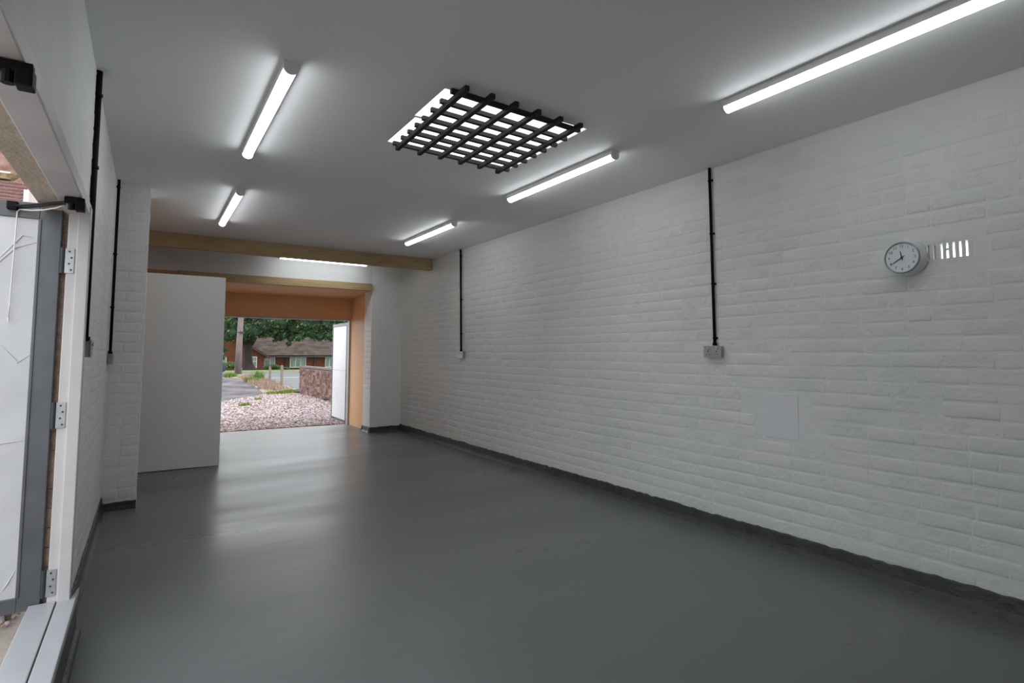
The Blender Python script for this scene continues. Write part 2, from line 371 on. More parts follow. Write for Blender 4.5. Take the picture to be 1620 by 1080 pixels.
skirting('baseboard_left', (XL, OY1+.10), (XL, 5.51), (1,0), .105, 'dark band at the foot of the left wall')
skirting('baseboard_pillar', (XL, 5.51), (-.03, 5.51), (0,-1), .062, 'dark band at the foot of the left pillar', fill=.02)

# ------------------------------------------------------------ side doorway on the left
fr = empty('trim_2', (XL, OY1, 0), 'white painted wooden frame of the left doorway', 'x'); del fr['category']; fr['kind'] = 'structure'
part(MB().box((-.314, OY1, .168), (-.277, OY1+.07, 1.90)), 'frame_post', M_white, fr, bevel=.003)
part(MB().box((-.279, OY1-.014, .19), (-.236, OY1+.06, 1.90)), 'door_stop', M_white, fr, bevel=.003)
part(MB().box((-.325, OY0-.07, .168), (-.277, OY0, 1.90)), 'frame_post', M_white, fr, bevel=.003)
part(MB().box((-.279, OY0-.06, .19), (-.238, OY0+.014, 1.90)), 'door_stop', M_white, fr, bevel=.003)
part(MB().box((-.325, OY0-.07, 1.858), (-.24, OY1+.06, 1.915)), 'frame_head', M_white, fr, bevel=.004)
sl = empty('trim_3', (XL, OY1, .2), 'raised grey two-board sill of the left doorway', 'x'); del sl['category']; sl['kind'] = 'structure'
part(MB().box((-.372, OY0-.1, .165), (-.2835, OY1+.0, .2)), 'board', M_sill, sl, bevel=.004)
part(MB().box((-.2785, OY0-.1, .165), (-.215, OY1-.016, .2)), 'board', M_sill, sl, bevel=.004)
part(MB().prism([(-.2785,OY1-.016),(-.215,OY1-.016),(-.215,OY1+.13),(-.234,OY1+.0),(-.2785,OY1-.0)], 2, .165, .199), 'board', M_sill, sl)
part(MB().prism([(-.262,0),(-.198,0),(-.204,.02),(-.217,.03),(-.219,.165),(-.262,.165)], 1, OY0-.2, OY1+.12), 'riser', M_skirt, sl)
struct(build(MB().box((-.405, OY0-.5, 1.868), (-.325, OY1+.045, 2.2)), 'trim_4', M_beige), 'beige rendered outer lintel over the left doorway')
struct(build(MB().box((-.405, OY0-.6, 2.2), (X0, 6.2, 2.8)).box((-.39, OY1+.09, -.1), (X0, 9.8, 2.8)).box((-.44, YN-.1, -.1), (X0, OY0-.3, 2.8)), 'wall_outer', M_redb), 'outer face of the left brick wall')
box_edge = MB()
for k in range(21):
    z = .17+k*.0826; jx = random.uniform(-.002, .003)
    box_edge.box((-.345+jx, OY1+.052, z), (-.313, OY1+.10, z+.075))
e_ = build(box_edge, 'brick_edge', mat('pale_brick_edge', (.52,.36,.29), .9, (.36,.24,.20), 30, pos=True), wall_l); tag(e_, kind='stuff')

def door_leaf(name, loc, rz, w, h, label, panels=1, mirror=1, stile=.076, top=.07, bot=.06, group=None):
    """local frame: hinge at origin, leaf runs to -x, inner face at y=0 looking to -y (mirror=-1: +y)"""
    root = empty(name, loc, label, 'door', group, rz)
    k = mirror; t = .042*k
    def P(mb, nm, m_, bevel=0, par=None, lab=None):
        o = build(mb, nm, m_, par or root, bevel=bevel)
        if lab: o['label'] = lab
        return o
    P(MB().box((-stile, 0, 0), (0, t, h)), 'stile', M_dgrey, .003)
    P(MB().box((-stile-.004, -.004*k, bot), (-stile+.008, .01*k, h-top)), 'moulding', M_dgrey, .003)
    P(MB().box((-w, 0, 0), (-w+.03, t, h)), 'stile', M_dgrey, .003)
    P(MB().box((-w+.03, 0, h-top), (-stile, t, h)), 'rail', M_dgrey, .003)
    P(MB().box((-w+.03, 0, 0), (-stile, t, bot)), 'rail', M_dgrey, .003)
    if panels == 1:
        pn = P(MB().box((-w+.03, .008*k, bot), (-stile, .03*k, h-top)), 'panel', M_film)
        rnd = random.Random(3); z0 = h-top
        for (xa, za, xb, zb, xc, zc) in ((-stile-.02, z0-.08, -.13, z0-.075, -.26, z0-.27), (-stile-.005, z0-.10, -.15, z0-.13, -.30, z0-.33), (-stile-.004, h*.41, -.16, h*.405, -.40, h*.42), (-stile-.01, h*.1, -.11, h*.07, -.13, h*.05), (-stile-.004, h*.62, -.12, h*.60, -.2, h*.66)):
            P(MB().tube([(xa, .008*k, za), (xb, .0075*k, zb), (xc, .0085*k, zc)], [.0015, .004, .001], 6), 'crease', M_film, par=pn)
    else:
        hm = bot+(h-top-bot)*.52
        P(MB().box((-w+.03, .008*k, bot), (-stile, .03*k, hm-.004)), 'panel', M_film2)
        P(MB().box((-w+.03, .008*k, hm+.004), (-stile, .03*k, h-top)), 'panel', M_film2)
        P(MB().box((-w+.03, .012*k, hm-.006), (-stile, .02*k, hm+.006)), 'joint_strip', M_white)
    return root
def hinge(parent, x, y, z, k=1):
    hb = MB().box((x+.016, y-.008*k, z-.055), (x+.050, y-.0035*k, z+.055)); h_ = build(hb, 'hinge', M_metal, parent, bevel=.0008)
    h_['label'] = 'steel butt hinge'
    build(MB().tube([(x+.009, y-.006*k, z-.056), (x+.009, y-.006*k, z+.056)], .009, 10), 'hinge_knuckle', M_fascia, h_, smooth=False)
    for i in range(4):
        zz = z-.04+i*.027; xx = x+(.032 if i % 2 else .040); 
        build(MB().tube([(xx, y-.007*k, zz), (xx, y-.0095*k, zz)], .0042, 8), 'screw', M_fascia, h_)
HX = -.336
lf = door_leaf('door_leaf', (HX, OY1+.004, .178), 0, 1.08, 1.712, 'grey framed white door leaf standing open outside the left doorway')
for z in (.10, .80, 1.47): hinge(lf, 0, 0, z)
fl = door_leaf('door_leaf', (3.0, 9.935, -.012), -math.pi/2+R(-.5), 1.10, 1.80, 'white double-panelled door leaf standing open at the far doorway', panels=2, top=.055, bot=.05, stile=.15)
for z in (.17, .88, 1.62):
    h_ = build(MB().box((-.014, -.012, z-.05), (.016, .002, z+.05)), 'hinge', M_metal, fl, bevel=.001)

# door stays
def stay_bracket(loc, label):
    r_ = empty('door_stay', loc, label, 'door stay')
    build(MB().box((-.022, -.022, -.036), (.008, .022, .004)), 'bracket', M_black, r_, bevel=.003)
    build(MB().box((-.058, -.013, -.008), (.006, .013, .016)), 'plate', M_black, r_, bevel=.002)
    build(MB().tube([(-.034, -.002, -.032), (-.034, -.002, -.006)], .0125, 12), 'roller', M_black, r_)
    return r_
s1 = stay_bracket((-.238, 2.76, 1.8395), 'black metal door stay joining the left doorway corner to the open leaf')
build(MB().tube([(-.052, .0, -.004), (-.15, .17, .012), (-.262, .33, .022)], .0055, 8), 'arm', M_black, s1)
build(MB().tube([(-.052, .0, -.012), (-.15, .18, .004), (-.245, .33, .016)], .004, 8), 'arm', M_black, s1)
build(MB().box((-.280, .315, .008), (-.245, .343, .042)), 'leaf_bracket', M_black, s1, bevel=.003)
s2 = stay_bracket((-.232, 1.52, 1.8395), 'black metal door stay bracket hanging over the near part of the left doorway')
pts = [(-.288, 2.76, 1.828), (-.33, 2.86, 1.828), (-.38, 2.95, 1.832), (-.43, 3.03, 1.84), (-.476, 3.085, 1.850), (-.484, 3.088, 1.84)]
pts += [(-.484-.007*i/8, 3.09, 1.84-.455*i/8) for i in range(1, 9)]
o = build(MB().tube(pts, .0026, 6), 'pull_cord', M_cord, smooth=True); tag(o, 'thin white pull cord hanging down the open left leaf', 'cord')
build(MB().tube([(-.491, 3.09, 1.372), (-.491, 3.09, 1.392)], [.002, .0045], 8), 'cord_end', M_cord, o)

# ------------------------------------------------------------ LED battens
def batten(x, y0, y1, label, along='Y', group='LED battens on the ceiling'):
    L = y1-y0; r_ = empty('ceiling_light', (x, (y0+y1)/2, CZ) if along == 'Y' else ((y0+y1)/2, x, CZ), label, 'ceiling light', group, 0 if along == 'Y' else math.pi/2)
    a = -L/2; b = L/2; W = .033
    build(MB().prism([(-W,0),(W,0),(W,-.034),(-W,-.034)], 1, a+.004, b-.004), 'body', M_lbody, r_, bevel=.002)
    prof = [(W*.86*math.cos(t), -.0345-.029*math.sin(t)) for t in [math.pi*i/14 for i in range(15)]]
    d = MB(); n = len(prof)
    d.v = [(u, a+.012, v) for u, v in prof]+[(u, b-.012, v) for u, v in prof]
    for i in range(n-1): d.f.append((i, i+1, n+i+1, n+i)); d.mi.append(0)
    build(d, 'diffuser', M_led, r_, smooth=True)
    for (p, q) in ((a, a+.012), (b-.012, b)):
        pr = [(W+.001, 0), (W+.001, -.035)]+[((W+.001)*math.cos(t), -.035-.030*math.sin(t)) for t in [math.pi*i/12 for i in range(1,13)]]+[(-W-.001, 0)]
        build(MB().prism(pr, 1, p, q), 'end_cap', M_lbody, r_)
    return r_
batten(.515, 2.70, 4.09, 'white LED batten on the left side of the ceiling, nearest the viewer')
batten(.60, 5.10, 6.47, 'short-looking LED batten at the far left in front of the beam')
batten(2.60, .50, 1.86, 'longest looking LED batten at the upper right')
batten(2.60, 2.72, 4.04, 'LED batten between the skylight grille and the right wall')
batten(2.62, 5.13, 6.40, 'small LED batten at the far right just before the pine beam')
batten(8.28, 1.49, 2.75, 'LED batten lying crosswise behind the pine ceiling beam', along='X')

# ------------------------------------------------------------ skylight: shaft, glass and bar grille
G = bpy.data.materials.new('opal_sheet'); G.use_nodes = True; g = G.node_tree; g.nodes.clear()
tr = g.nodes.new('ShaderNodeBsdfTranslucent'); gl = g.nodes.new('ShaderNodeBsdfGlossy'); mx = g.nodes.new('ShaderNodeMixShader'); fo = g.nodes.new('ShaderNodeOutputMaterial')
gl.inputs['Roughness'].default_value = .15; tr.inputs['Color'].default_value = (.93,.93,.935,1); mx.inputs[0].default_value = .04
g.links.new(tr.outputs[0], mx.inputs[1]); g.links.new(gl.outputs[0], mx.inputs[2]); g.links.new(mx.outputs[0], fo.inputs[0])
for i_, (x0,y0,x1,y1) in enumerate(SK):
    b = MB(); b.face([(x0-.002,y0-.002,CZ+.006),(x0-.002,y1+.002,CZ+.006),(x1+.002,y1+.002,CZ+.006),(x1+.002,y0-.002,CZ+.006)])
    struct(build(b, 'window_%d' % (i_+1), G, fixn=False), ('nearer', 'farther')[i_]+' white opal rooflight sheet above the bar grille')
gr = empty('skylight_grille', (1.74, 2.98, CZ), 'black grille of crossed bars fixed under the skylight', 'grille')
rowp = [((1.268,2.537),(2.163,2.574)), ((1.272,2.672),(2.182,2.727)), ((1.276,2.799),(2.192,2.844)), ((1.281,2.929),(2.196,2.966)), ((1.285,3.044),(2.198,3.084)), ((1.288,3.162),(2.207,3.211)), ((1.290,3.275),(2.205,3.327)), ((1.283,3.393),(2.201,3.437))]
colp = [((1.298,2.413),(1.316,3.407)), ((1.452,2.416),(1.472,3.412)), ((1.607,2.425),(1.621,3.406)), ((1.764,2.437),(1.785,3.426)), ((1.924,2.445),(1.943,3.433)), ((2.076,2.452),(2.108,3.455))]
def bar(p, q, z0, z1, w):
    p, q = Vector((*p,0)), Vector((*q,0)); d = (q-p); L = d.length; ang = math.atan2(d.y, d.x)
    mt = Matrix.Translation((p.x-1.74, p.y-2.98, -CZ)) @ Matrix.Rotation(ang, 4, 'Z')
    return MB().box((0, -w/2, z0), (L, w/2, z1), mat=mt)
for (p, q) in rowp: build(bar(p, q, 2.594, 2.6195, .024), 'bar', M_blackw, gr, bevel=.002)
for (p, q) in colp: build(bar(p, q, 2.566, 2.594, .027), 'bar', M_blackw, gr, bevel=.003)

# ------------------------------------------------------------ conduits and metal sockets
def conduit(x, y, ztop, zbot, nx, clips, label, r=.0105, lean=0, zvis=None):
    """nx: direction out of the wall (+1/-1)"""
    rt_ = empty('cable_conduit', (x, y, zbot), label, 'conduit', 'black conduits on the walls')
    off = nx*(r+.004); H = ztop-zbot
    build(MB().tube([(off, 0, 0), (off, lean*.5, H*.5), (off, lean, H)], r, 12), 'pipe', M_black, rt_, smooth=True)
    build(MB().tube([(off, 0, 0), (off, 0, .022)], r*1.45, 12), 'gland', M_black, rt_)
    for z in clips:
        l_ = lean*(z-zbot)/H; c = MB()
        c.box((0, -.019+l_, z-zbot-.007), (nx*.006, .019+l_, z-zbot+.007))
        c.tube([(off, l_, z-zbot-.006), (off, l_, z-zbot+.006)], r*1.3, 12)
        build(c, 'clip', M_black, rt_)
    return rt_
def socket(x, y, z, nx, w, h, label, d=.036, gangs=2):
    r_ = empty('wall_socket', (x, y, z), label, 'socket', 'metal boxes under the conduits')
    build(MB().box((0, -w/2, -h/2), (nx*d, w/2, h/2)), 'back_box', M_metal, r_, bevel=.006)
    pl = build(MB().box((nx*d, -w/2-.002, -h/2-.002), (nx*(d+.004), w/2+.002, h/2+.002)), 'face_plate', M_metal2, r_, bevel=.0015)
    for g_ in range(gangs):
        cy_ = (g_-(gangs-1)/2)*w/gangs
        build(MB().box((nx*(d+.004), cy_-.011, .012), (nx*(d+.010), cy_+.009, .03)), 'switch', M_white, pl, bevel=.001)
        for (a, b, c, e) in ((-.004, .004, -.004, .006), (-.016, -.009, -.024, -.019), (.009, .016, -.024, -.019)):
            build(MB().box((nx*(d+.0035), cy_+a, c), (nx*(d+.0045), cy_+b, e)), 'pin_hole', M_fascia, pl)
    return r_
XRW = XR-.004
conduit(XRW, 2.600, CZ, 1.305, -1, (2.525, 2.126, 1.755, 1.36), 'black conduit on the right wall, nearer one above the wider socket', lean=.012)
socket(XRW, 2.606, 1.262, -1, .142, .082, 'double metal socket on the right wall under the nearer conduit')
conduit(XRW, 6.51, CZ, 1.265, -1, (2.53, 1.95, 1.5), 'black conduit on the right wall, farther one near the pine beam', lean=.04, r=.013)
socket(XRW, 6.50, 1.225, -1, .15, .08, 'double metal socket on the right wall under the farther conduit')
XLW = XL+.004
conduit(XLW, 5.38, CZ, 1.235, 1, (2.56, 2.02, 1.60), 'long black conduit on the left wall beside the pillar', lean=.0)
socket(XLW, 5.40, 1.195, 1, .10, .08, 'small metal socket under the conduit beside the pillar', d=.03, gangs=1)
conduit(XLW-.016, 3.325, CZ, 1.30, 1, (2.50, 2.14), 'thick black conduit on the left wall above the doorway corner', lean=.0, r=.0165)
socket(XLW, 3.36, 1.265, 1, .10, .08, 'small metal socket on the left wall right behind the door frame', d=.03, gangs=1)

# ------------------------------------------------------------ clock on the right wall
ck = empty('wall_clock', (XR-.003, 1.357, 1.766), 'round silver wall clock with black numerals and hands', 'clock')
def lathe(prof, seg=48):
    b = MB(); n = len(prof)
    for k in range(seg):
        t = 2*math.pi*k/seg
        for (d, r) in prof: b.v.append((-d, r*math.cos(t), r*math.sin(t)))
    for k in range(seg):
        for i in range(n-1): A = k*n+i; B = ((k+1)%seg)*n+i; b.f.append((A, A+1, B+1, B)); b.mi.append(0)
    return b
build(lathe([(0,.001),(0,.094),(.010,.098),(.025,.0965),(.055,.0895),(.070,.086),(.070,.001)]), 'case', M_clockb, ck, smooth=False)
build(lathe([(.070,.086),(.077,.0855),(.080,.083),(.080,.080),(.073,.078)]), 'rim', mat('clock_rim', (.34,.37,.38), .3, metal=.5), ck, smooth=True)
build(lathe([(.0702,.0005),(.0725,.0008),(.0725,.0785)]), 'dial', M_clockf, ck)
def text_mesh(s, size):
    cu = bpy.data.curves.new('t', 'FONT'); cu.body = s; cu.size = size; cu.align_x = 'CENTER'; cu.align_y = 'CENTER'; cu.extrude = .0004; cu.resolution_u = 3
    o = bpy.data.objects.new('t', cu); COL.objects.link(o); dg = bpy.context.evaluated_depsgraph_get(); dg.update()
    me = bpy.data.meshes.new_from_object(o.evaluated_get(dg)); bpy.data.objects.remove(o); bpy.data.curves.remove(cu); return me
mt = Matrix(((0,0,-1,0),(-1,0,0,0),(0,1,0,0),(0,0,0,1)))
for n_ in range(1, 13):
    me = text_mesh(str(n_), .020); me.transform(mt); me.materials.clear(); me.materials.append(M_ink)
    a = 2*math.pi*n_/12; link('numeral', me, ck, (-.0731, -.062*math.sin(a), .062*math.cos(a)))
def hand(name, ang, L, w, d):
    b = MB(); dr = Vector((0, -math.sin(ang), math.cos(ang))); pr = Vector((0, math.cos(ang), math.sin(ang))); x = Vector((-d,0,0))
    P = [x-dr*.016-pr*w*.6, x-dr*.016+pr*w*.6, x+pr*w, x+dr*L*.8+pr*w*.8, x+dr*L, x+dr*L*.8-pr*w*.8, x-pr*w]
    b.f = []; n = len(P); b.v = [tuple(p) for p in P]+[tuple(p+Vector((-.001,0,0))) for p in P]
    b.f.append(tuple(range(n))); b.f.append(tuple(range(2*n-1, n-1, -1)))
    for i in range(n): b.f.append((i, (i+1)%n, n+(i+1)%n, n+i))
    b.mi = [0]*len(b.f); build(b, name, M_ink, ck)
hand('hour_hand', 2*math.pi*11.66/12, .038, .0024, .0745); hand('minute_hand', 2*math.pi*39.5/60, .060, .0019, .076)
build(lathe([(.072,.005),(.0785,.005),(.0785,.0005)], 16), 'hub', M_ink, ck)

# ------------------------------------------------------------ air brick
vt = empty('air_vent', (XR, 1.18, 1.785), 'slotted white air vent in the right wall just right of the clock', 'vent')
y0, y1 = 1.085, 1.270; slots = [1.2625, 1.2335, 1.204, 1.178, 1.1505, 1.123, 1.0955]; sw = .0125; za, zb = 1.745, 1.826
fb = MB(); fb.box((-.0015, VH[0]-1.18-.004, VH[2]-1.785-.004), (.012, VH[1]-1.18+.004, za-1.785)); fb.box((-.0015, VH[0]-1.18-.004, zb-1.785), (.012, VH[1]-1.18+.004, VH[3]-1.785+.004))
fb.box((-.0015, slots[0]+sw/2-1.18, za-1.785), (.012, VH[1]-1.18+.004, zb-1.785)); fb.box((-.0015, VH[0]-1.18-.004, za-1.785), (.012, slots[-1]-sw/2-1.18, zb-1.785))
build(fb, 'surround', M_brickp, vt)
for a, b in zip(slots[:-1], slots[1:]):
    build(MB().box((-.003+random.uniform(0,.002), b+sw/2-1.18, za-1.785), (.011, a-sw/2-1.18, zb-1.785)), 'slat', M_brickp, vt, bevel=.002)
build(MB().box((.001, slots[3]-sw/2-1.18, .004-.002), (.010, slots[3]+sw/2-1.18, .012)), 'bridge', M_brickp, vt)
lin = MB(); q = .004
lin.box((.02, VH[1]-1.18-q, VH[2]-1.785), (.22, VH[1]-1.18-.0005, VH[3]-1.785))
build(lin, 'brick_lining', M_oldb, vt)

# ------------------------------------------------------------ outdoors, far end
def poly(name, pts, z, m_, label, th=.02):
    b = MB(); P = [(x, y, z) if len(q)==2 else q for q in pts for x, y in [q[:2]]]; n = len(P)
    b.v = P+[(x, y, zz-th) for x, y, zz in P]; b.f = [tuple(range(n)), tuple(range(2*n-1, n-1, -1))]
    b.f += [(i, (i+1)%n, n+(i+1)%n, n+i) for i in range(n)]; b.mi = [0]*len(b.f)
    return struct(build(b, name, m_), label)
poly('road', [(-40,10.0),(60,10.0),(60,42),(-40,42)], -.03, M_road, 'grey asphalt road across the far view', th=.3)
poly('forecourt', [(-6,9.93),(3.99,9.93),(3.99,18.3),(3.3,18.4),(2.6,16.8),(2.0,15.4),(1.4,14.6),(.3,13.9),(-6,13.2)], -.012, M_gbase, 'gravel forecourt outside the far doorway', th=.1)
poly('path', [(-14,13.2),(.3,13.9),(1.4,14.6),(2.0,15.4),(2.6,16.8),(2.94,17.6),(3.24,21.1),(3.72,27.0),(3.5,30.9),(3.3,32),(-3,33),(-14,33)], -.010, M_tarm, 'worn dark tarmac path curving away from the forecourt', th=.1)
poly('verge', [(2.94,17.6),(4.02,18.5),(4.28,21.4),(4.5,25.6),(4.85,32.6),(4.5,35.1),(3.4,33.5),(3.6,30),(3.72,27),(3.24,21.1)], .0, mat('verge_soil', (.20,.17,.10), .95, (.30,.23,.16), 3), 'dry grassy verge between path and road', th=.1)
poly('lawn', [(-40,38.6,-.0),(60,38.6,-.0),(60,43,-.0),(60,75,-1.1),(-40,75,-1.1),(-40,43,-.0)], 0, M_grass, 'green lawn strip in front of the bungalow', th=.4)
struct(box('kerb', (-40, 38.35, -.1), (60, 38.6, .03), M_kerb), 'far kerb along the road')
struct(build(MB().prism([(4.02,18.5),(4.10,18.5),(4.58,25.6),(4.93,32.6),(4.60,35.2),(4.50,35.1),(4.85,32.6),(4.5,25.6)], 2, -.05, .03), 'kerb', M_kerb), 'pinkish kerb edging the verge')
struct(box('road_marking', (4.9, 30.15, -.03), (30, 30.45, -.0265), M_line), 'pale painted line along the road')
struct(box('trim_6', (.34, 9.86, -.06), (5, 9.98, -.004), M_oldb2), 'worn brick threshold edge of the far doorway')

# gravel stones
rnd = random.Random(11); ico = bmesh.new(); bmesh.ops.create_icosphere(ico, subdivisions=1, radius=1); IV = [v.co.copy() for v in ico.verts]; IF = [tuple(v.index for v in f.verts) for f in ico.faces]; ico.free()
def pebbles(n, region, size, mats, name, label, z=-.005, cat='gravel'):
    b = MB(); c = 0
    while c < n:
        x, y = region()
        if x is None: continue
        s = size*rnd.uniform(.6, 1.4)*(1+.0*y); sx_, sy_, sz_ = s*rnd.uniform(.8,1.3), s*rnd.uniform(.8,1.3), s*rnd.uniform(.45,.8); a = rnd.uniform(0, 6.28); ca, sa = math.cos(a), math.sin(a)
        n0 = len(b.v); mi = rnd.choices(range(len(mats)), (5,5,2,1)[:len(mats)])[0]
        for v in IV:
            px_, py_ = v.x*sx_, v.y*sy_; b.v.append((x+ca*px_-sa*py_, y+sa*px_+ca*py_, z+v.z*sz_+sz_*.4))
        for f in IF: b.f.append(tuple(n0+i for i in f)); b.mi.append(mi)
        c += 1
    o = build(b, name, mats, fixn=False); tag(o, label, cat, kind='stuff'); return o
def reg_gravel():
    y = 9.99 + 8.3*rnd.random()**1.25; x = rnd.uniform(.7, 3.96)
    lim = {True: 0}.get(y < 13.9, None)
    if y > 13.9:
        xm = .3+(y-13.9)*.62
        if x < xm: return None, None
    return x, y
pebbles(17000, reg_gravel, .017, M_st, 'gravel', 'loose pink and white gravel stones outside the far doorway')
# weeds and tufts
def tufts(name, spots, mats, label, n, h, cat='grass', spread=.25, w=.012):
    b = MB()
    for (x, y, z) in spots:
        for _ in range(n):
            a = rnd.uniform(0, 6.28); r_ = spread*rnd.random()**.6; px_, py_ = x+r_*math.cos(a), y+r_*math.sin(a)
            hh = h*rnd.uniform(.4, 1.1); lx, ly = rnd.uniform(-.5,.5)*hh, rnd.uniform(-.5,.5)*hh; t = rnd.uniform(0, 3.14); wx, wy = w*math.cos(t), w*math.sin(t)
            b.face([(px_-wx,py_-wy,z),(px_+wx,py_+wy,z),(px_+lx*.5+wx*.7,py_+ly*.5+wy*.7,z+hh*.6),(px_+lx,py_+ly,z+hh),(px_+lx*.5-wx*.7,py_+ly*.5-wy*.7,z+hh*.6)], rnd.randrange(len(mats)))
    o = build(b, name, mats, fixn=False); tag(o, label, cat, kind='stuff'); return o
def along(pts, n, jit):
    out = []
    for _ in range(n):
        k = rnd.randrange(len(pts)-1); t = rnd.random(); p, q = pts[k], pts[k+1]
        out.append((p[0]+(q[0]-p[0])*t+rnd.uniform(-jit,jit), p[1]+(q[1]-p[1])*t+rnd.uniform(-jit,jit), 0))
    return out
tufts('dry_grass', along([(3.6,19.5),(3.9,23),(4.1,27),(4.3,31)], 90, .35), [M_dry, M_dry, M_post], 'dry pinkish grass on the verge around the posts', 34, .16, w=.012)
tufts('weeds', along([(3.0,17.8),(3.7,18.8),(3.95,18.9)], 26, .22), [M_gweed, M_yweed], 'low bright green weeds at the near tip of the verge', 60, .07, 'weeds')
tufts('weeds', along([(3.8,25.4),(3.8,26.6)], 7, .12), [M_yweed, M_gweed], 'yellow green weed clump halfway along the verge', 60, .20, 'weeds', w=.025, spread=.2)
tufts('weeds', along([(3.45,31.6),(3.8,32.4)], 7, .15), [M_gweed, M_gweed], 'green weed clump at the far end of the path', 60, .20, 'weeds', w=.025, spread=.2)
tufts('weeds', along([(4.2,26.5),(4.3,28)], 5, .15), [M_leafc, M_gweed], 'taller green weeds behind the nearer post', 40, .42, 'weeds', w=.02, spread=.15)
tufts('weeds', [(1.90,14.35,0),(2.02,14.55,0),(2.5,16.1,0)], [M_gweed, M_yweed], 'small weed patch growing in the gravel', 45, .10, 'weeds', spread=.09, w=.01)

# posts and pole
for (x, y, h, lab) in ((4.40, 25.64, .66, 'weathered short post on the verge, left and farther one'), (4.24, 22.28, .77, 'weathered short post on the verge, right and nearer one')):
    p_ = empty('verge_post', (x, y, -.02), lab, 'post', 'posts on the verge')
    build(MB().box((-.044, -.044, 0), (.044, .044, h-.03)), 'shaft', M_post, p_, bevel=.012)
    build(MB().prism([(-.044,h-.03),(.044,h-.03),(.024,h+.02),(-.024,h+.02)], 1, -.044, .044), 'cap', M_post, p_, bevel=.006)
    build(MB().box((-.046, -.046, h*.27), (.046, .046, h*.33)), 'band', M_yweed if y < 24 else M_post, p_)
tp = empty('telegraph_pole', (4.56, 36.9, -.02), 'tall weathered wooden telegraph pole by the road', 'pole')
build(MB().tube([(0,0,0),(.02,0,2),(.09,0,4.5),(.2,0,8)], [.19,.165,.14,.11], 14), 'shaft', M_pole, tp, smooth=True)
build(MB().tube([(.055,0,2.42),(.057,0,2.48)], .185, 14), 'band', M_fascia, tp)
build(MB().box((-.02,-.25,2.40),(.24,-.13,2.50)), 'bracket', M_fascia, tp)
build(MB().box((-.18,-.1,-.02),(.22,.15,.35)), 'foot_collar', M_pole, tp, bevel=.05)

# old brick wall right of the forecourt
gw = empty('garden_wall', (4.08, 14.2, 0), 'weathered red brick garden wall beside the gravel', 'wall')
gx0, gx1, gy0, gy1, gh = 3.995, 4.22, 10.2, 18.26, .83
o = build(MB().box((gx0+.006-4.08, gy0-14.2, -.05), (gx1-.006-4.08, gy1-.006-14.2, gh-.065)), 'core', M_mort, gw)
near = []; b1 = MB(); bc = 0
bricks = []
z = .0; row = 0
while z < gh-.09:
    y = gy1
    if row % 2: y -= 0
    first = True
    while y > gy0+.1:
        L = .225 if not (first and row % 2) else .11; first = False
        bricks.append((y-L/2, z+.0375, L)); y -= L
    z += .075; row += 1
bricks.sort(key=lambda q: abs(q[0]-16.6))
bm_cache = {}
def wbrick(L, var, mi):
    k = (L, var, mi)
    if k not in bm_cache:
        b = MB(); p = (.004, .010, .0, .014)[var]; b.box((-p, -L/2+.005, -.032), (.10, L/2-.005, .032))
        me = b.mesh('brick', [(M_oldb, M_oldb2)[mi]]); bm_cache[k] = me
    return bm_cache[k]
for (y, z, L) in bricks[:300]: link('brick', wbrick(L, rnd.randrange(4), rnd.random() < .5), gw, (gx0-4.08, y-14.2, z))
for (y, z, L) in bricks[300:]: b1.box((gx0-.004-4.08, y-L/2+.005-14.2, z-.032), (gx0+.1-4.08, y+L/2-.005-14.2, z+.032))
tag(build(b1, 'bricks', M_oldb, gw), kind='stuff')
row = 0; z = 0; eb = 0
while z < gh-.09:      # bricks of the end face
    for a, b in (((gx0+.11, gx1+.002),) if row % 2 else ((gx0+.1, gx0+.16),(gx0+.165, gx1+.002))):
        build(MB().box((a+.004-4.08, gy1-.08-14.2, z+.006), (b-.004-4.08, gy1+.003-14.2, z+.069)), 'brick', M_oldb, gw)
    z += .075; row += 1
y = gy1+.01; cm = None
while y > gy0+.1:
    if cm is None: cm = MB().box((gx0-.012-4.08, -.050, 0), (gx1+.012-4.08, .050, .045)).mesh('coping_brick', M_cop)
    link('coping_brick', cm, gw, (0, y-.05-14.2, gh-.045+rnd.uniform(-.003,.003))); y -= .108
for (x, y, s, lab) in ((3.97, 15.0, .06, 'dark stone lying at the foot of the garden wall'), (3.93, 18.25, .05, 'dark stone at the end of the garden wall')):
    bm = bmesh.new(); bmesh.ops.create_icosphere(bm, subdivisions=2, radius=s)
    for v in bm.verts: v.co = Vector((v.co.x*1.3, v.co.y*1.6, v.co.z*.7))*(1+.3*noise.noise(v.co*20))
    me = bpy.data.meshes.new('stone'); bm.to_mesh(me); bm.free(); me.materials.append(M_fascia); tag(link('stone', me, None, (x, y, .03)), lab, 'stone')

# bungalow across the road
hs = empty('bungalow', (8.8, 55, -.45), 'long red brick bungalow with brown tiled roof across the road', 'house')
def H(mb, name, m_, parent=None, lab=None, smooth=False):
    for i, v in enumerate(mb.v): mb.v[i] = (v[0]-8.8, v[1]-55, v[2]+.45)
    o = build(mb, name, m_, parent or hs, smooth=smooth)
    if lab: o['label'] = lab
    return o
H(MB().box((8.6, 55, -1.2), (30, 62, 1.0)), 'wall', M_redb)
H(MB().prism([(-2.0,-1.2),(8.8,-1.2),(8.8,1.0),(4.0,3.95),(-2.0,.5)], 1, 54.2, 60), 'gable_wall', M_redb)
rf = MB(); ey, ez, ry, rz_ = 54.45, .98, 59.2, 5.3; n = 30
for i in range(n):     # tile courses, each lapping the next
    t0, t1 = i/n, (i+1)/n; ya, yb = ey+(ry-ey)*t0, ey+(ry-ey)*t1; zA, zB = ez+(rz_-ez)*t0, ez+(rz_-ez)*t1
    tile = MB().prism([(ya-.03,zA+.0),(ya-.03,zA+.035),(yb,zB+.03),(yb,zB-.03)], 0, 7.6, 30.4)
    H(tile, 'tile_course', M_roof)
